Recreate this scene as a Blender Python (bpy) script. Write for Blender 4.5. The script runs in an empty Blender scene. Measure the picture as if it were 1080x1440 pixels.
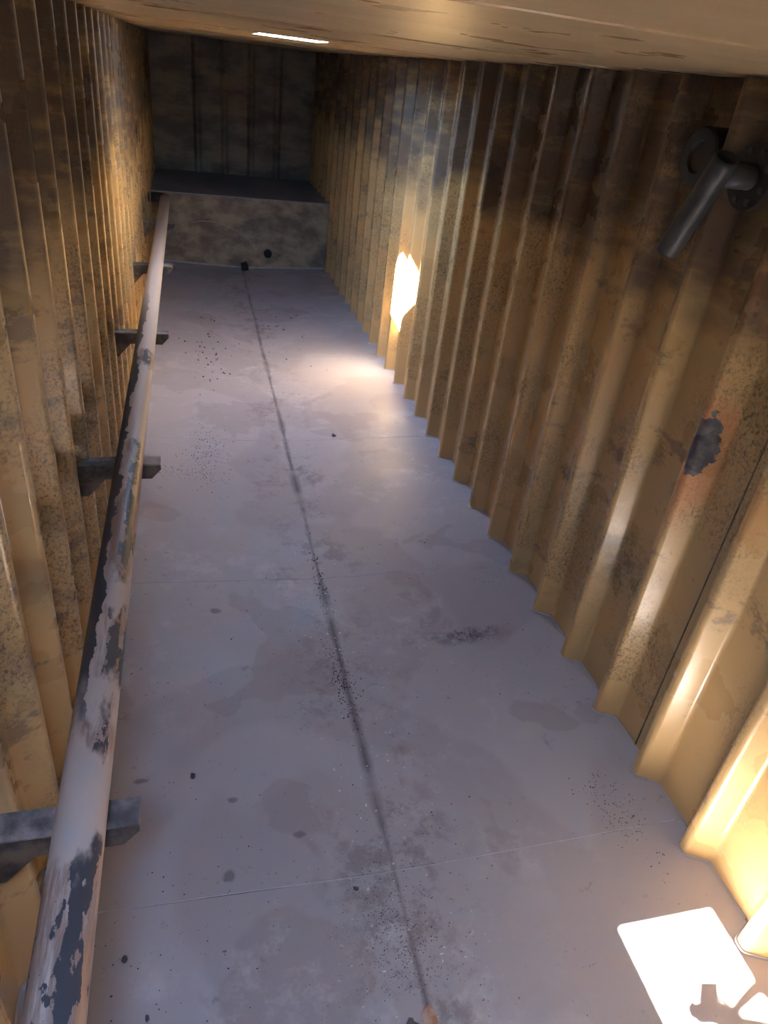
import bpy, bmesh, math, random
from mathutils import Vector, Matrix, noise
random.seed(7)
scene = bpy.context.scene
C = bpy.context.collection
V = Vector

# ------------------------------------------------------------------ camera, sky, sun, exposure
# metres: x to the right across the tank, y along it, z up; floor valley at z = 0
CAM_X = V((.9678, -.2269, .1089)); CAM_D = V((-.0303, -.5345, -.8446)); CAM_F = V((.2498, .8141, -.5242))
CAM_P = V((0, 0, 2.5))
cam_data = bpy.data.cameras.new('camera')
cam = bpy.data.objects.new('camera', cam_data); C.objects.link(cam)
zb = (-CAM_F).normalized(); yb = (-CAM_D - zb * (-CAM_D).dot(zb)).normalized(); xb = yb.cross(zb)
m = Matrix((xb, yb, zb)).transposed().to_4x4(); m.translation = CAM_P
cam.matrix_world = m
cam_data.sensor_fit = 'VERTICAL'; cam_data.sensor_height = 36; cam_data.lens = 36 * 1000.3 / 1440
cam_data.clip_start = .02; cam_data.clip_end = 200
scene.camera = cam

SUN_DIR = V((.64, .34, -1)).normalized()
world = bpy.data.worlds.new('sky'); scene.world = world; world.use_nodes = True
wn = world.node_tree.nodes; wn.clear()
wo = wn.new('ShaderNodeOutputWorld'); wb = wn.new('ShaderNodeBackground'); ws = wn.new('ShaderNodeTexSky')
ws.sky_type = 'NISHITA'; ws.sun_disc = False; ws.sun_elevation = math.asin(-SUN_DIR.z)
ws.sun_rotation = math.atan2(-SUN_DIR.x, -SUN_DIR.y); ws.air_density = 1.3; ws.ozone_density = 3.0; ws.dust_density = .4
wb.inputs['Strength'].default_value = .85
world.node_tree.links.new(ws.outputs[0], wb.inputs[0]); world.node_tree.links.new(wb.outputs[0], wo.inputs[0])

sd = bpy.data.lights.new('sun', 'SUN'); sd.energy = 21; sd.angle = math.radians(.53); sd.color = (1, .93, .82)
sun = bpy.data.objects.new('sun', sd); C.objects.link(sun)
sun.rotation_euler = SUN_DIR.to_track_quat('-Z', 'Y').to_euler(); sun.location = (-3, -2, 8)

# roof openings (x0, x1, y0, y1)
HATCHES = [(-.305, .108, -.31, .190), (.44, .88, 5.35, 5.87)]
CEIL = 2.615
for hx0, hx1, hy0, hy1 in HATCHES:            # sampling portals for the sky in the two openings (they give off no light)
    pd = bpy.data.lights.new('hatch_portal', 'AREA'); pd.shape = 'RECTANGLE'
    pd.size = hx1 - hx0; pd.size_y = hy1 - hy0; pd.cycles.is_portal = True
    po = bpy.data.objects.new('hatch_portal', pd); C.objects.link(po)
    po.location = ((hx0 + hx1) / 2, (hy0 + hy1) / 2, CEIL + .012)

vs = scene.view_settings
vs.view_transform = 'Standard'; vs.look = 'None'; vs.gamma = 1; vs.use_curve_mapping = False
vs.exposure = 4.68
cy = scene.cycles
cy.use_denoising = True; cy.max_bounces = 16; cy.diffuse_bounces = 10; cy.glossy_bounces = 6
cy.caustics_reflective = True; cy.sample_clamp_indirect = 0

# ------------------------------------------------------------------ material helpers
PITCH_ = .365
class NT:
    def __init__(s, name):
        s.m = bpy.data.materials.new(name); s.m.use_nodes = True; s.t = s.m.node_tree; s.t.nodes.clear()
        s.out = s.t.nodes.new('ShaderNodeOutputMaterial'); s.b = s.t.nodes.new('ShaderNodeBsdfPrincipled')
        s.t.links.new(s.b.outputs[0], s.out.inputs[0])
        s.pos = s.t.nodes.new('ShaderNodeNewGeometry').outputs['Position']
        sp = s.t.nodes.new('ShaderNodeSeparateXYZ'); s.t.links.new(s.pos, sp.inputs[0])
        s.x, s.y, s.z = sp.outputs
    def put(s, inp, v):
        if hasattr(v, 'links'): s.t.links.new(v, inp)
        else: inp.default_value = v
    def math(s, op, a, b=0.0, c=0.0, clamp=False):
        n = s.t.nodes.new('ShaderNodeMath'); n.operation = op; n.use_clamp = clamp
        s.put(n.inputs[0], a); s.put(n.inputs[1], b); s.put(n.inputs[2], c); return n.outputs[0]
    def add(s, a, b): return s.math('ADD', a, b)
    def mul(s, a, b): return s.math('MULTIPLY', a, b)
    def ramp(s, v, lo, hi, to0=0.0, to1=1.0):
        n = s.t.nodes.new('ShaderNodeMapRange'); n.interpolation_type = 'SMOOTHSTEP'
        s.put(n.inputs[0], v); s.put(n.inputs[1], lo); s.put(n.inputs[2], hi); s.put(n.inputs[3], to0); s.put(n.inputs[4], to1)
        return n.outputs[0]
    def noise(s, scale, detail=4, rough=.55, stretch=(1, 1, 1), offset=(0, 0, 0), distort=0, vec=None):
        mp = s.t.nodes.new('ShaderNodeMapping'); s.t.links.new(vec or s.pos, mp.inputs[0])
        mp.inputs['Scale'].default_value = stretch; mp.inputs['Location'].default_value = offset
        n = s.t.nodes.new('ShaderNodeTexNoise'); s.t.links.new(mp.outputs[0], n.inputs['Vector'])
        n.inputs['Scale'].default_value = scale; n.inputs['Detail'].default_value = detail
        n.inputs['Roughness'].default_value = rough; n.inputs['Distortion'].default_value = distort
        return n.outputs['Fac']
    def mix(s, f, a, b):
        n = s.t.nodes.new('ShaderNodeMix'); n.data_type = 'RGBA'; s.put(n.inputs[0], f)
        for i, v in ((6, a), (7, b)): s.put(n.inputs[i], v if hasattr(v, 'links') else (*v, 1))
        return n.outputs[2]
    def blob(s, c, r, wob=None, edge=.12):          # 1 inside an ellipsoid about c with radii r, wobbling rim
        acc = None
        for k, ax in enumerate((s.x, s.y, s.z)):
            d = s.math('DIVIDE', s.math('SUBTRACT', ax, c[k]), r[k]); d2 = s.mul(d, d)
            acc = d2 if acc is None else s.add(acc, d2)
        acc = s.math('SQRT', acc)
        if wob is not None: acc = s.add(acc, s.mul(s.math('SUBTRACT', wob, .5), 1.3))
        return s.ramp(acc, 1 - edge, 1 + edge, 1, 0)
    def bump(s, h, strength, dist=.01):
        n = s.t.nodes.new('ShaderNodeBump'); s.put(n.inputs['Height'], h)
        n.inputs['Strength'].default_value = strength; n.inputs['Distance'].default_value = dist
        s.t.links.new(n.outputs[0], s.b.inputs['Normal'])
    def done(s, col, rough, metal=0.0, spec=.5, coat=0.0):
        s.put(s.b.inputs['Base Color'], col if hasattr(col, 'links') else (*col, 1))
        s.put(s.b.inputs['Roughness'], rough); s.put(s.b.inputs['Metallic'], metal)
        s.b.inputs['Specular IOR Level'].default_value = spec; s.b.inputs['Coat Weight'].default_value = coat
        s.b.inputs['Coat Roughness'].default_value = .2
        return s.m

def wall_paint(name, side):
    n = NT(name)
    cell = n.math('FLOOR', n.math('DIVIDE', n.math('SUBTRACT', n.y, 1.30 - PITCH_), PITCH_))
    wn = n.t.nodes.new('ShaderNodeTexWhiteNoise'); wn.noise_dimensions = '1D'; n.put(wn.inputs['W'], n.add(cell, side * 31.7))
    rnd = wn.outputs['Value']                      # every corrugation weathered a little differently
    comb = n.t.nodes.new('ShaderNodeCombineXYZ')
    n.put(comb.inputs[0], n.x); n.put(comb.inputs[1], n.add(n.y, n.mul(rnd, 1.7))); n.put(comb.inputs[2], n.add(n.z, n.mul(rnd, .45)))
    pv = comb.outputs[0]
    col = n.mix(n.noise(1.3, 5), (.58, .375, .14), (.47, .32, .145))
    col = n.mix(n.mul(n.noise(9, 6, .7, (1, 1, .35)), .30), col, (.38, .27, .16))
    # brown oily staining of the upper wall, in ragged horizontal tide bands
    low = n.noise(1.1, 5, .6, (1, .8, 1.6), (3, 1, side), 0, pv)
    band = n.noise(2.0, 6, .66, (1, .55, 3.6), (0, side * 3, 2), 0, pv)
    top = n.ramp(n.add(n.z, n.add(n.mul(n.math('SUBTRACT', low, .5), 1.3), n.mul(rnd, .12))), 1.66, 2.04)
    soot = n.mul(top, n.ramp(band, .30, .54, .40, 1))
    col = n.mix(n.mul(soot, .92), col, (.095, .068, .054))
    blk = n.mul(top, n.ramp(n.noise(2.6, 6, .7, (1, .7, 2.2), (5, side, 8), 0, pv), .56, .62))
    col = n.mix(n.mul(blk, .6), col, (.06, .055, .055))
    # black mottled mildew over the middle, ending at a touched-up strip along the floor
    reg = n.ramp(n.noise(1.5, 4, .6, (1, 1, .8), (7, side, 5), 0, pv), .38, .56)
    speck = n.ramp(n.noise(85, 8, .85, (1, 1, .8), (side, 0, 0)), .47, .62)
    above = n.ramp(n.add(n.z, n.add(n.mul(n.math('SUBTRACT', n.noise(9, 4), .5), .10), n.mul(rnd, -.10))), .22, .235)
    col = n.mix(n.mul(n.mul(reg, speck), n.mul(above, .90)), col, (.065, .055, .047))
    th = .565 if side > 0 else .535
    patch = n.mul(n.ramp(n.noise(2.2, 7, .75, (1, .9, 1.6), (1, 4 + side, 9), 0, pv), th, th + .07), above)
    col = n.mix(n.mul(patch, .60), col, (.12, .095, .075))
    rust = n.ramp(n.noise(2.1, 4, .6, (1, 1, .6), (9, side * 2, 1), 0, pv), .60, .78)
    col = n.mix(n.mul(rust, .55), col, (.45, .19, .07))
    rough = n.ramp(n.noise(3, 4), .3, .7, .24, .40)
    if side > 0:                                    # coating flaked off one rib, rusty rim
        wob = n.noise(24, 4, .6)
        halo = n.blob((1.835, 2.005, 1.40), (.2, .07, .25), n.noise(9, 3), .5)
        col = n.mix(n.mul(halo, .65), col, (.50, .20, .08))
        peel = n.blob((1.81, 2.012, 1.455), (.09, .044, .125), wob, .03)
        col = n.mix(peel, col, n.mix(n.ramp(n.noise(14, 4), .4, .6), (.06, .06, .068), (.14, .13, .12)))
    n.bump(n.noise(45, 5, .7), .10, .004)
    return n.done(col, rough, spec=.5)

def ceiling_paint():
    n = NT('ceiling_tan_coating')
    streak = n.noise(1.6, 6, .65, (.5, 2.6, 1))
    col = n.mix(streak, (.64, .48, .28), (.54, .40, .24))
    col = n.mix(n.mul(n.ramp(n.noise(2.0, 6, .7, (.35, 3.0, 1), (4, 4, 4)), .46, .86), .6), col, (.24, .18, .13))
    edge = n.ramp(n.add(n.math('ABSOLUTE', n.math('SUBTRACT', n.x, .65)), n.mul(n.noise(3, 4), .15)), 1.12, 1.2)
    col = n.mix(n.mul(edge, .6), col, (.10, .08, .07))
    n.bump(n.noise(7, 4, .6, (.5, 1.5, 1)), .25, .01)
    return n.done(col, n.ramp(n.noise(3, 3), .3, .7, .26, .40), coat=.1)

def floor_paint():
    n = NT('floor_grey_coating')
    col = n.mix(n.noise(.9, 5, .6), (.46, .435, .445), (.38, .355, .365))
    pud = n.ramp(n.noise(.75, 3, .45, (1.2, 1, 1), (2.3, 5.1, 0), .6), .49, .53)     # dried puddles, crisp tide line
    col = n.mix(n.mul(pud, .27), col, (.27, .225, .215))
    pud2 = n.ramp(n.noise(1.4, 4, .5, (1, 1, 1), (8, 2, 0), .4), .58, .60)
    col = n.mix(n.mul(pud2, .28), col, (.25, .19, .18))
    pale = n.mul(n.ramp(n.noise(4, 6, .72, (1, 1, 1), (1, 7, 0)), .50, .68), n.ramp(n.noise(.8, 2, .5, (1, 1, 1), (5, 5, 5)), .42, .6))
    col = n.mix(n.mul(pale, .62), col, (.55, .54, .56))
    scuff = n.ramp(n.noise(7, 6, .7, (1, 1, 1), (3, 3, 3)), .63, .72)
    col = n.mix(n.mul(scuff, .6), col, (.19, .165, .165))
    # dirt lying in the valley of the floor
    off = n.math('ABSOLUTE', n.math('SUBTRACT', n.x, n.add(.638, n.mul(n.noise(1.2, 2, .5, (0, 1, 0)), .025))))
    wid = n.ramp(n.noise(1.3, 3, .6, (0, 1, 0), (0, 3, 0)), .35, .7, .012, .045)
    dirt = n.math('SUBTRACT', 1, n.math('DIVIDE', off, wid), clamp=True)
    col = n.mix(n.mul(dirt, n.ramp(n.noise(3, 4, .6, (.2, 1, 1)), .36, .60, .28, .9)), col, (.08, .068, .07))
    wide = n.ramp(off, .02, .38, 1, 0)
    red = n.mul(wide, n.ramp(n.noise(3.2, 5, .7, (1.2, .8, 1), (6, 1, 1)), .55, .68))
    col = n.mix(n.mul(red, .65), col, (.27, .165, .135))
    speck = n.mul(n.ramp(n.noise(70, 2, .5), .70, .74), n.ramp(n.noise(2, 3), .42, .6))
    col = n.mix(speck, col, (.06, .055, .06))
    drop = n.mul(n.ramp(n.noise(60, 1, .5, (1, 1, 1), (3, 9, 0)), .73, .76), wide)
    col = n.mix(drop, col, (.70, .69, .70))
    for c, r in (((.06, 1.49, 0), (.022, .022, .2)), ((.06, 2.95, 0), (.024, .022, .2)), ((.09, 1.80, 0), (.02, .012, .2)), ((.33, 1.62, 0), (.024, .014, .2)), ((-.26, 1.93, 0), (.03, .012, .2))):
        col = n.mix(n.mul(n.blob(c, r, n.noise(40, 3), .4), .65), col, (.12, .105, .11))
    smear = n.mul(n.blob((1.33, 2.61, 0), (.20, .05, .2), n.noise(7, 4), .7), n.ramp(n.noise(16, 6, .8), .4, .6))
    col = n.mix(n.mul(smear, .75), col, (.09, .085, .10))
    trod = n.mul(n.ramp(off, .05, .45, 1, 0), n.ramp(n.noise(5.5, 6, .75, (1, 1, 1), (2, 8, 3)), .50, .64))
    trod = n.mul(trod, n.ramp(n.noise(.7, 2, .5, (0, 1, 0), (0, 1.1, 0)), .4, .55))
    col = n.mix(n.mul(trod, .7), col, (.20, .17, .165))
    n.bump(n.noise(3.2, 5, .6), .25, .010)
    return n.done(col, n.ramp(n.noise(2.2, 4), .3, .7, .40, .58), spec=.4)

def pipe_paint():
    n = NT('pipe_worn_coating')
    col = n.mix(n.noise(3, 5, .6, (1, .4, 1)), (.52, .45, .41), (.42, .36, .33))
    yy = n.add(n.y, n.mul(n.math('SUBTRACT', n.noise(5, 4, .6, (2.5, 1, 2.5)), .5), .5))
    zone = None
    for a, b in ((-2, 1.02), (1.36, 1.46), (1.58, 1.88), (2.10, 3.05), (4.0, 4.25)):
        w = n.mul(n.ramp(yy, a - .04, a + .04), n.ramp(yy, b - .04, b + .04, 1, 0))
        zone = w if zone is None else n.math('MAXIMUM', zone, w)
    worn = n.ramp(n.noise(7, 6, .75, (2.4, .22, 2.4), (2, 0, 2)), .40, .58)
    col = n.mix(n.mul(n.mul(worn, zone), .80), col, (.20, .115, .085))
    xr = n.math('DIVIDE', n.math('SUBTRACT', n.x, -.30), .059)
    strip = n.mul(n.ramp(xr, .05, .3), n.ramp(n.add(xr, n.mul(n.noise(9, 4, .6), .4)), .98, 1.02, 1, 0))
    bare = n.ramp(n.add(n.noise(6.5, 6, .65, (2.0, .8, 2.0), (5, 2.2, 1)), n.mul(strip, .14)), .605, .615)
    bare = n.mul(bare, zone)
    side = n.ramp(n.add(xr, n.add(n.mul(n.math('SUBTRACT', n.noise(8, 6, .65, (1.5, .7, 1.5), (3, 1, 5)), .5), 1.5), n.mul(n.math('SUBTRACT', n.noise(1.1, 2, .5, (0, 1, 0)), .5), 1.0))), -.30, -.26, 1, 0)
    side = n.mul(side, n.mul(n.ramp(yy, 1.35, 1.6), n.ramp(yy, 4.6, 5.8, 1, 0)))
    bare = n.math('MAXIMUM', bare, side)
    rusty = n.mul(n.ramp(xr, .7, .85), n.mul(zone, n.ramp(n.noise(8, 5, .7, (3, .25, 3), (1, 1, 7)), .45, .6)))
    col = n.mix(n.mul(rusty, .75), col, (.50, .28, .14))
    col = n.mix(bare, col, (.05, .054, .066))
    n.bump(n.math('SUBTRACT', 1, bare), .6, .003)
    return n.done(col, .48)

def plain(name, a, b, rough, scale=8, metal=0.0, bump=.15, stretch=(1, 1, 1)):
    n = NT(name)
    col = n.mix(n.ramp(n.noise(scale, 6, .65, stretch), .35, .65), a, b)
    n.bump(n.noise(scale * 6, 4, .6), bump, .004)
    return n.done(col, rough, metal)

M = {
    'wall_left': wall_paint('tan_wall_coating', -1.0),
    'wall_right': wall_paint('tan_wall_coating', 1.0),
    'ceiling': ceiling_paint(), 'floor': floor_paint(), 'pipe': pipe_paint(),
    'back': plain('shaded_stained_end_wall', (.20, .19, .18), (.42, .37, .31), .5, 2.2, stretch=(1, 1, 2.2)),  # dimness of the unlit end wall put into the colour, with stain mottling
    'step': plain('stained_step_coating', (.19, .165, .13), (.46, .39, .27), .5, 3.2, stretch=(1, 1, 1.6)),
    'steptop': plain('grey_step_top_coating', (.30, .29, .33), (.38, .37, .41), .5, 2),
    'bracket': plain('chipped_bracket_coating', (.07, .07, .078), (.42, .38, .36), .42, 4.5),
    'web': plain('dark_bracket_web', (.035, .033, .033), (.16, .13, .10), .5, 11),  # darker mottled tone than the bracket flange
    'iron': plain('dark_iron', (.032, .036, .046), (.06, .063, .072), .52, 12),
    'black': plain('black_rubber', (.012, .012, .014), (.025, .025, .028), .6, 20),
    'steel': plain('galvanised_lid_steel', (.42, .40, .37), (.52, .50, .46), .4, 9),
    'weld': plain('weld_bead_coating', (.40, .40, .45), (.50, .49, .52), .45, 15),
    'wire': plain('pale_wire', (.50, .44, .34), (.60, .54, .44), .5, 15),
    'grit': plain('black_grit', (.03, .028, .03), (.07, .06, .06), .8, 30),
    'flake': plain('rusty_coating_flake', (.34, .17, .10), (.50, .36, .27), .6, 25),
    'chip': plain('dark_chip', (.06, .055, .06), (.13, .11, .11), .7, 30),
    'skin': plain('skin', (.42, .24, .17), (.46, .27, .19), .5, 30),
    'cloth': plain('navy_cloth', (.03, .04, .07), (.04, .055, .09), .9, 30),
    'phone': plain('black_phone_case', (.015, .015, .017), (.02, .02, .022), .35, 30),
}

# ------------------------------------------------------------------ mesh helpers
def link(name, me, mat=None, parent=None):
    o = bpy.data.objects.new(name, me); C.objects.link(o)
    if mat and me: me.materials.append(M[mat])
    if parent: o.parent = parent
    return o
def mesh(name, verts, faces, mat, parent=None, smooth=False):
    me = bpy.data.meshes.new(name); me.from_pydata([tuple(v) for v in verts], [], faces); me.validate()
    bm = bmesh.new(); bm.from_mesh(me); bmesh.ops.recalc_face_normals(bm, faces=bm.faces); bm.to_mesh(me); bm.free()
    if smooth:
        for p in me.polygons: p.use_smooth = True
    return link(name, me, mat, parent)
def crisp(o, flat_over=None):            # hard rim edges; long flat facets stay flat, rounded corners smooth
    bm = bmesh.new(); bm.from_mesh(o.data)
    for e in bm.edges:
        if e.is_boundary: e.smooth = False
    if flat_over:
        for f in bm.faces:
            c = f.calc_center_median(); w = min((e.calc_length() for e in f.edges))
            f.smooth = w < flat_over
    bm.to_mesh(o.data); bm.free()
def from_bm(name, bm, mat, parent=None, smooth=False):
    me = bpy.data.meshes.new(name); bm.to_mesh(me); bm.free()
    if smooth:
        for p in me.polygons: p.use_smooth = True
    return link(name, me, mat, parent)
def box(bm, x0, x1, y0, y1, z0, z1):
    v = [bm.verts.new((x, y, z)) for x in (x0, x1) for y in (y0, y1) for z in (z0, z1)]
    for f in ((0, 1, 3, 2), (4, 6, 7, 5), (0, 4, 5, 1), (2, 3, 7, 6), (0, 2, 6, 4), (1, 5, 7, 3)):
        bm.faces.new([v[i] for i in f])
    return v
def tube_geo(path, r, seg=16, caps=True):
    path = [V(p) for p in path]; rs = r if isinstance(r, (list, tuple)) else [r] * len(path)
    verts, faces = [], []; up = V((0, 0, 1))
    for i, p in enumerate(path):
        t = (path[min(i + 1, len(path) - 1)] - path[max(i - 1, 0)]).normalized()
        if abs(t.dot(up)) > .95: up = V((1, 0, 0)) if abs(t.x) < .9 else V((0, 1, 0))
        a = t.cross(up).normalized(); b = a.cross(t)
        for k in range(seg):
            w = 2 * math.pi * k / seg; verts.append(p + (a * math.cos(w) + b * math.sin(w)) * rs[i])
    for i in range(len(path) - 1):
        for k in range(seg):
            faces.append((i * seg + k, i * seg + (k + 1) % seg, (i + 1) * seg + (k + 1) % seg, (i + 1) * seg + k))
    if caps:
        faces.append(tuple(range(seg))[::-1]); faces.append(tuple(range((len(path) - 1) * seg, len(path) * seg)))
    return verts, faces
def tube(name, path, r, mat, parent=None, seg=16, caps=True):
    v, f = tube_geo(path, r, seg, caps); o = mesh(name, v, f, mat, parent)
    for p in o.data.polygons: p.use_smooth = len(p.vertices) == 4
    return o
def lathe_axis(name, centre, axis, prof, mat, parent=None, seg=32):   # prof: (distance along the axis, radius)
    axis = V(axis).normalized(); a = axis.orthogonal().normalized(); b = axis.cross(a); centre = V(centre)
    verts, faces = [], []
    for d, r in prof:
        for k in range(seg):
            w = 2 * math.pi * k / seg; verts.append(centre + axis * d + (a * math.cos(w) + b * math.sin(w)) * r)
    for i in range(len(prof) - 1):
        for k in range(seg):
            faces.append((i * seg + k, i * seg + (k + 1) % seg, (i + 1) * seg + (k + 1) % seg, (i + 1) * seg + k))
    return mesh(name, verts, faces, mat, parent)
def tag(o, label, cat, group=None, kind=None):
    if label: o['label'] = label
    if cat: o['category'] = cat
    if group: o['group'] = group
    if kind: o['kind'] = kind
    return o
def thing(name, label, cat, loc=(0, 0, 0), group=None):
    o = link(name, None); o.location = loc; return tag(o, label, cat, group)
def struct(o, label=None, cat=None): return tag(o, label, cat, None, 'structure')
def fillet(pts, r, n=3):
    out = [pts[0]]
    for i in range(1, len(pts) - 1):
        p, a, b = V(pts[i]), V(pts[i - 1]), V(pts[i + 1]); d1, d2 = (a - p), (b - p)
        rr = min(r, d1.length * .45, d2.length * .45); s, e = p + d1.normalized() * rr, p + d2.normalized() * rr
        for k in range(n + 1):
            t = k / n; out.append(tuple(s * (1 - t) ** 2 + p * 2 * t * (1 - t) + e * t * t))
    return out + [pts[-1]]

# ------------------------------------------------------------------ the tank shell
XC, XR, XL = .65, 1.787, -.487          # floor valley, rib crests right and left
DEPTH, PITCH, TIP0 = .088, .365, 1.32
Y0, Y1, YSTEP, ZSTEP = -1.6, 12.25, 10.2, .90
def floor_z(x): return .042 * (math.sqrt((x - XC) ** 2 + .0036) - .06) / 1.075
def wall_profile(y0, y1):               # (depth behind the crest, y) along one sheet from trough to trough
    pts = [(DEPTH, y0)]
    k = math.floor((y0 - TIP0) / PITCH) - 1
    while True:
        t = TIP0 + k * PITCH; k += 1
        if t - .085 < y0: continue
        if t + .045 > y1: break
        pts += [(DEPTH, t - .085), (0, t - .040), (0, t), (DEPTH, t + .045)]
    pts.append((DEPTH, y1))
    return fillet(pts, .012, 3)
SEAM0, SHEET = 1.80 - 4 * PITCH * 3, 4 * PITCH
def build_wall(name, side):
    base = link(name, None); struct(base)
    y = SEAM0; i = 0
    while y < Y1:
        a, b = max(y, Y0), min(y + SHEET, Y1)
        if b - a > .01:
            prof = wall_profile(a, b + (.03 if b < Y1 else 0))
            lap = .0 if i % 2 else .004
            verts, faces = [], []; zs = [0.0, .6, 1.3, 2.0, CEIL + .01]
            for d, py in prof:
                x = (XR + d - lap) if side > 0 else (XL - d + lap)
                for z in zs: verts.append((x, py, z))
            nz = len(zs)
            for k in range(len(prof) - 1):
                for j in range(nz - 1): faces.append((k * nz + j, (k + 1) * nz + j, (k + 1) * nz + j + 1, k * nz + j + 1))
            o = mesh('wall_sheet', verts, faces, 'wall_right' if side > 0 else 'wall_left', base, True)
            want = -side
            if o.data.polygons[0].normal.x * want < 0: o.data.flip_normals()
            crisp(o, .014)
            sm = o.modifiers.new('thickness', 'SOLIDIFY'); sm.thickness = .005; sm.offset = -1
            if a > Y0 + .01:                        # dark lap joint between two sheets
                xs_ = (XR + DEPTH - .004) if side > 0 else (XL - DEPTH + .004)
                tube('lap_joint', [(xs_, a + .004 * noise.noise(V((a, z * .9, 0))), z) for z in [floor_z(XR) + (CEIL - floor_z(XR)) * q / 12 for q in range(13)]], .0035, 'web', base, 6)
        y += SHEET; i += 1
    return base
wall_right = build_wall('wall_right', 1)
wall_left = build_wall('wall_left', -1)

# floor: bent steel plates welded across, on a dark bed
SEAMS = [Y0, -.34, 1.425, 3.20, 4.935, 6.70, 8.46, YSTEP + .02]
bm = bmesh.new(); box(bm, XL - .12, XR + .12, Y0 - .02, YSTEP + .05, -.12, -.06)
floor = struct(from_bm('floor', bm, 'grit'))
for a, b in zip(SEAMS[:-1], SEAMS[1:]):
    nx, ny = 40, 28; verts, faces = [], []
    x0, x1 = XL - .10, XR + .10
    for j in range(ny + 1):
        for i in range(nx + 1):
            x = x0 + (x1 - x0) * i / nx
            if i == nx // 2: x = XC
            y = a + .003 + (b - a - .006) * j / ny
            e = min(j, ny - j) / ny
            buck = .006 * noise.noise(V((x * 1.3, y * 1.1, 3.3))) + .004 * noise.noise(V((x * 3.5, y * 3.1, 1)))
            z = max(floor_z(x), .004 + .004 * noise.noise(V((0, y * 2, 0)))) + buck * min(1, abs(x - XC) * 4) * min(1, e * 3)
            verts.append((x, y, z))
    for j in range(ny):
        for i in range(nx): faces.append((j * (nx + 1) + i, j * (nx + 1) + i + 1, (j + 1) * (nx + 1) + i + 1, (j + 1) * (nx + 1) + i))
    o = mesh('floor_plate', verts, faces, 'floor', floor, True)
    if o.data.polygons[0].normal.z < 0: o.data.flip_normals()
    crisp(o)
    sm = o.modifiers.new('thickness', 'SOLIDIFY'); sm.thickness = .006; sm.offset = -1
# weld beads across the plate seams and round the foot of the walls
def seam_pts(y):
    pts = []
    for i in range(61):
        x = XL - .05 + (XR - XL + .10) * i / 60
        pts.append((x, y + .0035 * noise.noise(V((x * 2.5, y, 0))), max(floor_z(x), .003) - .0012 + .0022 * noise.noise(V((x * 9, y, 4)))))
    return pts
for y in SEAMS[1:-1]: tube('weld_bead', seam_pts(y), .0026, 'weld', floor, 6)
for side in (1, -1):
    pr = wall_profile(Y0 + .05, YSTEP)
    pts = [((XR + d - .006) if side > 0 else (XL - d + .006), y, floor_z(XR) + .003 + .004 * noise.noise(V((0, y * 5, side)))) for d, y in pr]
    tube('weld_bead', pts, .006, 'floor', floor, 6)

# ceiling: plates across with two hatch openings
ceiling = struct(link('ceiling', None))
CS = [Y0 - .02, -.60, 1.40, 3.25, 5.05, 6.85, 8.65, 10.45, Y1 + .02]
for a, b in zip(CS[:-1], CS[1:]):
    hs = [h for h in HATCHES if a < (h[2] + h[3]) / 2 < b]
    xs = [XL - .10, XC, XR + .10]; ys = [a, b]
    for h in hs: xs = [XL - .10, h[0], h[1], XR + .10]; ys = [a, h[2], h[3], b]
    xs = sorted(xs)
    def dense(v, st):
        out = []
        for p, q in zip(v[:-1], v[1:]):
            k = max(1, round((q - p) / st)); out += [p + (q - p) * i / k for i in range(k)]
        return out + [v[-1]]
    xs, ys = dense(xs, .2), dense(ys, .2); bm = bmesh.new(); grid = {}
    for i, x in enumerate(xs):
        for j, y in enumerate(ys):
            ed = min(y - a, b - y, .3) / .3
            dz = .007 * noise.noise(V((x * 1.2, y * 1.4, 9))) * min(1, max(0, ed))
            for h in hs:
                if h[0] - .05 < x < h[1] + .05 and h[2] - .05 < y < h[3] + .05: dz = 0
            grid[i, j] = bm.verts.new((x, y, CEIL + dz))
    for i in range(len(xs) - 1):
        for j in range(len(ys) - 1):
            mx, my = (xs[i] + xs[i + 1]) / 2, (ys[j] + ys[j + 1]) / 2
            if any(h[0] < mx < h[1] and h[2] < my < h[3] for h in hs): continue
            bm.faces.new((grid[i, j], grid[i, j + 1], grid[i + 1, j + 1], grid[i + 1, j]))
    bmesh.ops.recalc_face_normals(bm, faces=bm.faces)
    o = from_bm('ceiling_plate', bm, 'ceiling', ceiling, True)
    if o.data.polygons[0].normal.z > 0: o.data.flip_normals()
    crisp(o)
    sm = o.modifiers.new('thickness', 'SOLIDIFY'); sm.thickness = .006; sm.offset = -1
for y in CS[1:-1]:
    pts = [(XL - .12 + (XR - XL + .24) * i / 50, y + .004 * noise.noise(V((i * .3, y, 2))), CEIL + .001 + .002 * noise.noise(V((i * .7, y, 0)))) for i in range(51)]
    tube('weld_bead', pts, .006, 'ceiling', ceiling, 6)

# end wall behind the step, with four pressed ribs
pts = [(XL - .10, 0)]
for rx in (.13, .52, .905, 1.29): pts += [(rx - .055, 0), (rx - .018, -.07), (rx + .018, -.07), (rx + .055, 0)]
pts.append((XR + .10, 0)); pts = fillet(pts, .012, 3)
verts, faces = [], []
for x, d in pts: verts += [(x, Y1 - .08 + d, ZSTEP - .02), (x, Y1 - .08 + d, CEIL + .005)]
for k in range(len(pts) - 1): faces.append((2 * k, 2 * k + 2, 2 * k + 3, 2 * k + 1))
wall_back = mesh('wall_back', verts, faces, 'back', None, True); struct(wall_back)
if wall_back.data.polygons[0].normal.y > 0: wall_back.data.flip_normals()
crisp(wall_back, .014)
sm = wall_back.modifiers.new('thickness', 'SOLIDIFY'); sm.thickness = .005; sm.offset = -1
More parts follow.
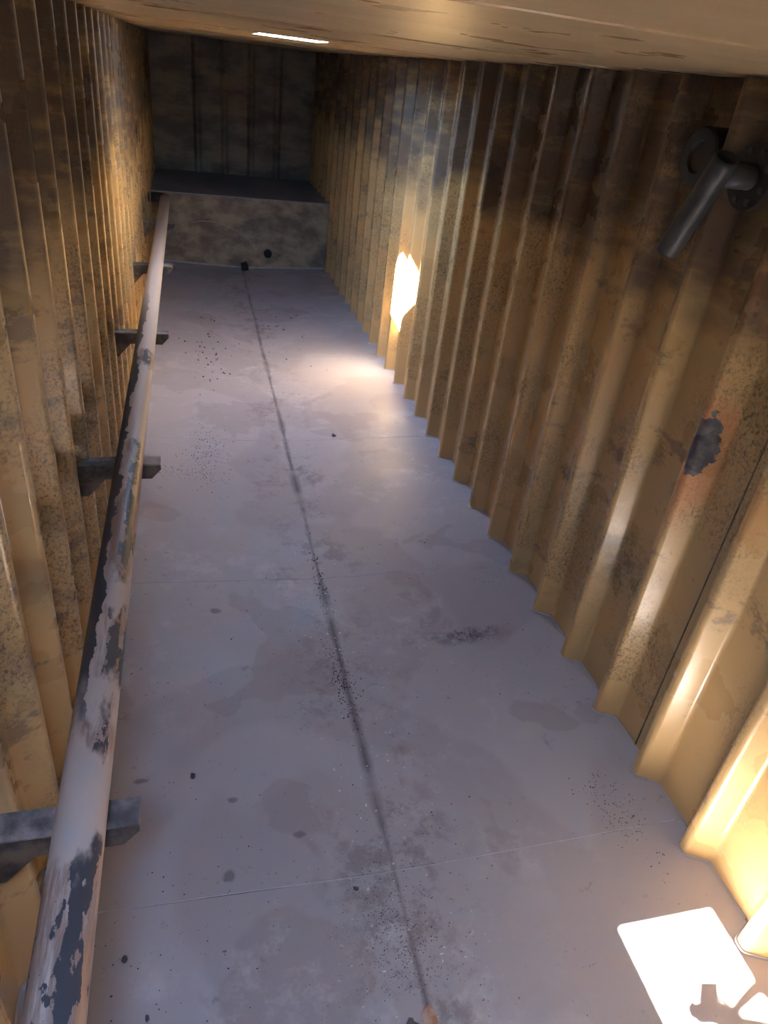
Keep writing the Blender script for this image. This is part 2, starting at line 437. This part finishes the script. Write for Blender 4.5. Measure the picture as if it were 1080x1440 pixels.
# raised step in front of it: riser, kick strip, deck
bm = bmesh.new(); box(bm, XL - .10, XR + .10, YSTEP, YSTEP + .012, .36, ZSTEP - .012)
wall_step = struct(from_bm('wall_step', bm, 'step'))
bm = bmesh.new(); box(bm, XL - .10, XR + .10, YSTEP - .012, YSTEP + .012, 0, .375)
from_bm('kick_plate', bm, 'step', wall_step)
bm = bmesh.new(); box(bm, XL - .10, XR + .10, YSTEP - .012, Y1 - .07, ZSTEP - .012, ZSTEP)
from_bm('step_deck', bm, 'steptop', wall_step)
tube('weld_bead', [(XL - .08 + (XR - XL + .16) * i / 30, YSTEP - .014, floor_z(XL - .08 + (XR - XL + .16) * i / 30) + .006) for i in range(31)], .012, 'weld', wall_step, 6)
tube('weld_bead', [(XL - .08 + (XR - XL + .16) * i / 30, YSTEP - .006, .378 + .003 * noise.noise(V((i, 0, 0)))) for i in range(31)], .008, 'step', wall_step, 6)
lathe_axis('drain_port', (1.0, YSTEP - .012, .21), (0, -1, 0), [(0, .055), (.03, .055), (.03, .040), (.004, .040), (.004, .001)], 'black', wall_step, 20)
# wall behind the camera
bm = bmesh.new(); box(bm, XL - .12, XR + .12, Y0 - .012, Y0, -.02, CEIL + .01)
struct(from_bm('wall_front', bm, 'wall_left'))

# ------------------------------------------------------------------ roof hatches (collar, lid swung open outside)
def hatch(h, label, top, far=False):
    x0, x1, y0, y1 = h; cx, cyy = (x0 + x1) / 2, (y0 + y1) / 2
    t = thing('roof_hatch', label, 'hatch', (cx, cyy, CEIL), 'open hatches in the tank roof')
    def part(name, mat, boxes):
        bm = bmesh.new()
        for b in boxes: box(bm, b[0] - cx, b[1] - cx, b[2] - cyy, b[3] - cyy, b[4] - CEIL, b[5] - CEIL)
        return from_bm(name, bm, mat, t)
    w = .008; z0, z1 = CEIL - .002, CEIL + top
    part('collar', 'steel', [(x0 - w, x0, y0 - w, y1 + w, z0, z1), (x1, x1 + w, y0 - w, y1 + w, z0, z1), (x0, x1, y0 - w, y0, z0, z1), (x0, x1, y1, y1 + w, z0, z1)])
    ly = y1 + .07; lx = x1 + .07          # lid stands open on the far side or on the right side
    if far:
        lid = part('lid', 'steel', [(x0 - .03, x1 + .03, ly, ly + .006, z1 + .01, z1 + .46)])
        lips = ((x0 - .03, x0 - .024, ly - .03, ly), (x1 + .024, x1 + .03, ly - .03, ly))
    else:
        lid = part('lid', 'steel', [(lx, lx + .006, y0 - .03, y1 + .03, z1 + .01, z1 + .50)])
        lips = ((lx - .03, lx, y0 - .03, y0 - .024), (lx - .03, lx, y1 + .024, y1 + .03))
    for b in lips:
        bm = bmesh.new(); box(bm, b[0] - cx, b[1] - cx, b[2] - cyy, b[3] - cyy, top + .01, top + .46)
        from_bm('lid_lip', bm, 'steel', lid)
    for q in (.1, -.1):
        if far:
            hx = (x0 if q > 0 else x1) + q
            tube('hinge', [(hx - .03 - cx, ly - .035 - cyy, top + .006), (hx + .03 - cx, ly - .035 - cyy, top + .006)], .012, 'iron', t, 12)
            part('hinge_strap', 'iron', [(hx - .02, hx + .02, y1 + w, ly + .002, z1 - .006, z1 + .012)])
        else:
            hy = (y0 if q > 0 else y1) + q
            tube('hinge', [(lx - .035 - cx, hy - .03 - cyy, top + .006), (lx - .035 - cx, hy + .03 - cyy, top + .006)], .012, 'iron', t, 12)
            part('hinge_strap', 'iron', [(x1 + w, lx + .002, hy - .02, hy + .02, z1 - .006, z1 + .012)])
    return t
hatch(HATCHES[0], 'open square roof hatch with a hand-held phone reaching down through it', .07, True)
hatch(HATCHES[1], 'open roof hatch whose sunlit rim glints near the dark end of the ceiling', .07)

# ------------------------------------------------------------------ long pipe on wall brackets
PX, PZ, PR = -.30, .90, .059
pipe = thing('header_pipe', 'long worn steel pipe running along the left wall on brackets', 'pipe', (PX, -1.4, PZ))
n_ = 60; PY1 = 9.62
tube('pipe_body', [(0, (PY1 + 1.4) * i / n_, 0) for i in range(n_ + 1)], PR, 'pipe', pipe, 32)
for jy in (5.35,): tube('pipe_coupling', [(0, jy + 1.4 - .004, 0), (0, jy + 1.4 + .004, 0)], PR, 'pipe', pipe, 32)
el = [(0, PY1 + 1.4 - .02, 0)] + [(-.10 + .10 * math.cos(a), PY1 + 1.4 + .10 * math.sin(a), 0) for a in [math.pi / 2 * i / 8 for i in range(1, 9)]] + [(-.165, PY1 + 1.5, 0)]
tube('pipe_elbow', el, PR - .001, 'iron', pipe, 24)
tube('pipe_sleeve', [(XL + .004, PY1 + .1, PZ), (XL - .10, PY1 + .1, PZ)], PR + .012, 'iron', wall_left, 24)
tube('elbow_collar', [(0, PY1 + 1.4 - .03, 0), (0, PY1 + 1.4 + .01, 0)], PR, 'iron', pipe, 24)

BT = PZ - PR
names = ['first', 'second', 'third', 'fourth', 'fifth']
blab = ['steel angle bracket under the pipe with large flakes of coating gone from its tip',
        'steel angle bracket under the pipe beside a spill of black grit on the floor',
        'steel angle bracket under the pipe, third counted back from the pipe elbow',
        'steel angle bracket under the pipe, second counted back from the pipe elbow',
        'steel angle bracket under the pipe closest to the pipe elbow']
proto = None
for i, by in enumerate((1.175, 3.05, 4.88, 6.68, 8.52)):
    if proto is None:
        t = thing('pipe_bracket', blab[i], 'bracket', (PX, by, BT), 'angle brackets carrying the long pipe')
        bm = bmesh.new(); box(bm, -.272, .128, -.004, .076, -.006, 0); from_bm('flange', bm, 'bracket', t)
        out = [(-.272, -.006), (.128, -.006), (.128, -.028), (.085, -.076), (-.12, -.076), (-.20, -.165), (-.272, -.165)]
        bm = bmesh.new()
        f1 = [bm.verts.new((x, -.004, z)) for x, z in out]; f2 = [bm.verts.new((x, .003, z)) for x, z in out]
        bm.faces.new(f1); bm.faces.new(f2[::-1]); L_ = len(out)
        for k in range(L_): bm.faces.new((f1[k], f2[k], f2[(k + 1) % L_], f1[(k + 1) % L_]))
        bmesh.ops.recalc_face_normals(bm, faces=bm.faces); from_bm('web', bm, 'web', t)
        proto = t
    else:
        t = proto.copy(); C.objects.link(t); t.location = (PX, by, BT); t['label'] = blab[i]
        for ch in proto.children:
            c = ch.copy(); C.objects.link(c); c.parent = t

# ------------------------------------------------------------------ tee pipe and round covers high on the right wall
tee = thing('inlet_tee', 'dark iron pipe tee with an open top sticking out of the right wall', 'pipe fitting', (1.60, 2.17, 2.30))
A, B = V((0, -.05, .09)), V((.005, .115, -.225)); ax = (B - A).normalized()
v, f = tube_geo([A, A + ax * .02, B - ax * .01, B], .040, 28, False)
o = mesh('drop_pipe', v, f, 'iron', tee, True); s_ = o.modifiers.new('wall', 'SOLIDIFY'); s_.thickness = .006; s_.offset = -1
tube('branch_pipe', [(.03, -.01, .04), (.10, -.01, .04), (.20, -.005, .04)], .040, 'iron', tee, 28)
lathe_axis('flange', (.135, -.007, .04), (1, 0, 0), [(0, .001), (0, .10), (.022, .10), (.022, .05), (.08, .05)], 'black', tee, 36)
for k in range(8):
    w = 2 * math.pi * (k + .5) / 8
    lathe_axis('bolt', (.128, -.007 + .078 * math.cos(w), .04 + .078 * math.sin(w)), (1, 0, 0), [(0, .001), (0, .011), (.01, .011)], 'iron', tee, 6)
cov = thing('blind_flange', 'round black cover plate on the right wall beside the pipe tee', 'cover plate', (1.775, 2.52, 2.36))
lathe_axis('disc', (0, 0, 0), (1, 0, 0), [(.012, .001), (.012, .050), (0, .056), (0, .094), (.008, .100), (.10, .100)], 'black', cov, 40)

# ------------------------------------------------------------------ small things
def lump(name, loc, size, mat, seed, sub=2, flat=1.0):
    bm = bmesh.new(); bmesh.ops.create_icosphere(bm, subdivisions=sub, radius=1)
    for v in bm.verts:
        k = 1 + .45 * noise.noise(v.co * 1.4 + V((seed, 0, 0))); v.co = V((v.co.x * size[0], v.co.y * size[1], v.co.z * size[2])) * k
    zmin = min(v.co.z for v in bm.verts)
    for v in bm.verts: v.co.z -= zmin
    o = from_bm(name, bm, mat, None, False); o.location = loc; return o
tag(lump('rubber_lump', (.68, 10.02, .004), (.055, .075, .06), 'black', 3), 'black rubber lump on the floor at the foot of the raised step', 'debris')
wp = [(.0, YSTEP - .022, .54), (.12, YSTEP - .025, .575), (.30, YSTEP - .028, .57), (.48, YSTEP - .028, .52), (.63, YSTEP - .028, .45), (.74, YSTEP - .03, .38), (.80, YSTEP - .03, .30), (.81, YSTEP - .03, .22)]
tag(tube('wire', wp, .006, 'wire', None, 8), 'thin pale wire curling down the face of the raised step', 'wire')

def chip(name, x, y, r, mat, label, grp, seed, tilt=0.0):
    rnd = random.Random(seed); k = 9; verts = []
    for z in (0, .004):
        for i in range(k):
            w = 2 * math.pi * i / k; q = r * rnd.uniform(.65, 1.15) if z == 0 else None
            if z == 0: verts.append((q * math.cos(w), q * math.sin(w) * .75, 0))
            else: p = verts[i]; verts.append((p[0] * .9, p[1] * .9, z + .006 * math.sin(w * 2)))
    faces = [tuple(range(k))[::-1], tuple(range(k, 2 * k))] + [(i, (i + 1) % k, k + (i + 1) % k, k + i) for i in range(k)]
    o = mesh(name, verts, faces, mat); o.location = (x, y, floor_z(x) + .003); o.rotation_euler = (tilt, 0, seed)
    return tag(o, label, 'debris', grp)
chip('coating_flake', .650, .930, .046, 'flake', 'large rusty coating flake lifted in the floor valley', None, 1, .10)
chip('coating_flake', .605, .905, .045, 'chip', 'dark grey coating flake beside the large rusty flake', None, 2, .04)
g = 'dark crumbs lying loose on the floor'
for x, y, r, lab in ((-.275, 1.26, .012, 'dark crumb on the floor beside the bracket with flaked coating'), (.065, .96, .016, 'dark crumb on the floor level with the rusty flake in the valley'),
        (-.06, 1.93, .017, 'dark crumb on the floor between the flaked bracket and the next one'), (.50, 1.38, .012, 'dark crumb on the floor touching the weld seam near the valley'),
        (1.04, 5.0, .026, 'dark chip standing alone on the pale floor short of the glowing patch'), (-.20, 1.08, .010, 'small dark crumb close under the pipe near the flaked bracket')):
    chip('dirt_crumb', x, y, r, 'chip', lab, g, int(1000 * r + 7 * y))

# uncounted black grit swept along the floor valley, in front of the bracket and by the wall
verts, faces = [], []
def grit(x, y, s):
    if y < 1.0 and abs(x - .63) < .12 or not -.42 < x < 1.72: return
    b = len(verts); z = max(floor_z(x), .004) + .001; w = random.uniform(0, 6.28)
    for k in range(3): verts.append((x + s * math.cos(w + 2.1 * k), y + s * math.sin(w + 2.1 * k) * .8, z - .002))
    verts.append((x, y, z + s * .9)); faces.extend([(b, b + 1, b + 3), (b + 1, b + 2, b + 3), (b + 2, b, b + 3), (b, b + 2, b + 1)])
for cx, cyy, sx, sy, num, s in ((.60, 1.20, .07, .16, 800, .0020), (.61, 1.15, .17, .25, 260, .0024), (.63, 2.50, .03, .20, 420, .0028), (.64, 3.2, .02, .2, 60, .004),
        (1.28, 2.62, .16, .03, 120, .0030), (.05, 4.65, .08, .22, 420, .0032), (-.10, 4.40, .14, .06, 320, .0032), (1.62, 1.52, .07, .10, 200, .0024), (-.1, 1.3, .16, .2, 60, .0028), (.3, 1.8, .6, .8, 110, .003), (.1, 6.8, .12, .5, 70, .008), (.9, 7.4, .2, .6, 40, .008)):
    for _ in range(num): grit(random.gauss(cx, sx), random.gauss(cyy, sy), s * random.uniform(.4, 1.9))
gr = mesh('floor_grit', verts, faces, 'grit'); tag(gr, 'fine black grit scattered over the grey floor', 'grit', None, 'stuff')

# ------------------------------------------------------------------ the photographer over the near hatch: their phone and hands shade part of the sun patch
def cc(a, b, c): return CAM_P + CAM_X * a + CAM_D * b + CAM_F * c
ph = thing('smartphone', 'black smartphone held down through the open roof hatch', 'phone', cc(.009, .041, -.010))
def slab(name, a0, a1, b0, b1, c0, c1, mat, par):
    vv = [cc(a, b, c) - par.location for a in (a0, a1) for b in (b0, b1) for c in (c0, c1)]
    return mesh(name, vv, [(0, 1, 3, 2), (4, 6, 7, 5), (0, 4, 5, 1), (2, 3, 7, 6), (0, 2, 6, 4), (1, 5, 7, 3)], mat, par)
body = slab('phone_body', -.030, .048, -.036, .115, -.014, -.006, 'phone', ph)
bv = body.modifiers.new('round', 'BEVEL'); bv.width = .003; bv.segments = 3
slab('phone_screen', -.027, .045, -.033, .112, -.0148, -.0139, 'phone', ph)
lathe_axis('phone_lens', cc(0, 0, -.006) - ph.location, CAM_F, [(0, .008), (.002, .008), (.002, .005), (.0005, .005), (.0005, .001)], 'phone', ph, 20)

TURN = math.radians(38)
bverts, bedges, brad = [], [], []
def jt(p, r, prev=None, turn=False):
    if turn: q = V(p) - V((0, -.05, 0)); ca, sa = math.cos(TURN), math.sin(TURN); p = (q.x * ca - q.y * sa, q.x * sa + q.y * ca - .05, q.z)
    bverts.append(tuple(p)); brad.append(r); k = len(bverts) - 1
    if prev is not None: bedges.append((prev, k))
    return k
pel = jt((-.05, -.98, 3.04), .15, None, True)
sp1 = jt((-.05, -.80, 3.12), .145, pel, True); sp2 = jt((-.05, -.58, 3.13), .15, sp1, True)
nk = jt((-.05, -.40, 3.14), .06, sp2, True); h1 = jt((-.05, -.31, 3.16), .085, nk, True); jt((-.05, -.21, 3.20), .08, h1, True)
for sgn, sh, elb, wr in ((-1, (.06, -.50, 3.05), (-.06, -.30, 2.86), (-.105, -.125, 2.625)), (1, (.33, -.24, 3.05), (.16, -.12, 2.86), (.095, -.075, 2.625))):
    a = jt(sh, .062, sp2); b = jt(elb, .052, a); c = jt(wr, .028, b)
    e = -.028 if sgn < 0 else .046
    k1 = jt(cc(e + sgn * .028, .072, -.020), .021, c); k2 = jt(cc(e + sgn * .022, .042, -.014), .017, k1)
    for off, ln in ((-.016, .030), (.004, .036), (.024, .034), (.043, .026)):
        q = jt(cc(e + sgn * .020, .046 + off, -.008), .0085, k2 if off < .01 else k1)
        q = jt(cc(e + sgn * .012, .046 + off, .006), .008, q); jt(cc(e - sgn * (ln - .016), .046 + off, .004), .007, q)
    q = jt(cc(e + sgn * .014, .050, -.026), .010, k1); jt(cc(e - sgn * .012, .032, -.024), .0085, q)
for sgn in (-1, 1):
    hp = jt((-.05 + sgn * .11, -1.0, 2.98), .10, pel, True); kn = jt((-.05 + sgn * .16, -.68, 2.70), .066, hp, True)
    an = jt((-.05 + sgn * .14, -1.10, 2.67), .042, kn, True); jt((-.05 + sgn * .14, -1.26, 2.66), .035, an, True)
me = bpy.data.meshes.new('person'); me.from_pydata(bverts, bedges, []); pr_ = link('person', me)
sk = pr_.modifiers.new('skin', 'SKIN'); sk.use_smooth_shade = True
for i, v in enumerate(me.skin_vertices[0].data): v.radius = (brad[i], brad[i]); v.use_root = i == 0
sb = pr_.modifiers.new('sub', 'SUBSURF'); sb.levels = 1; sb.render_levels = 1
dg = bpy.context.evaluated_depsgraph_get(); me2 = bpy.data.meshes.new_from_object(pr_.evaluated_get(dg))
pr_.modifiers.clear(); pr_.data = me2; me2.materials.clear(); me2.materials.append(M['cloth']); me2.materials.append(M['skin'])
for p in me2.polygons:
    c = p.center; p.material_index = 1 if (c.z < 2.63 and c.y > -.4) or ((c - V(bverts[h1])).length < .13) else 0
    p.use_smooth = True
tag(pr_, 'person in dark clothes crouched above the open hatch, both hands on a phone', 'person')
bm = bmesh.new(); bmesh.ops.create_uvsphere(bm, u_segments=20, v_segments=12, radius=1)
for v in bm.verts: v.co = V(bverts[h1]) + V((.02 * 0 + v.co.x * .10, v.co.y * .11, .045 + v.co.z * .085 + .01 * noise.noise(v.co * 3)))
from_bm('hair', bm, 'black', pr_, True)
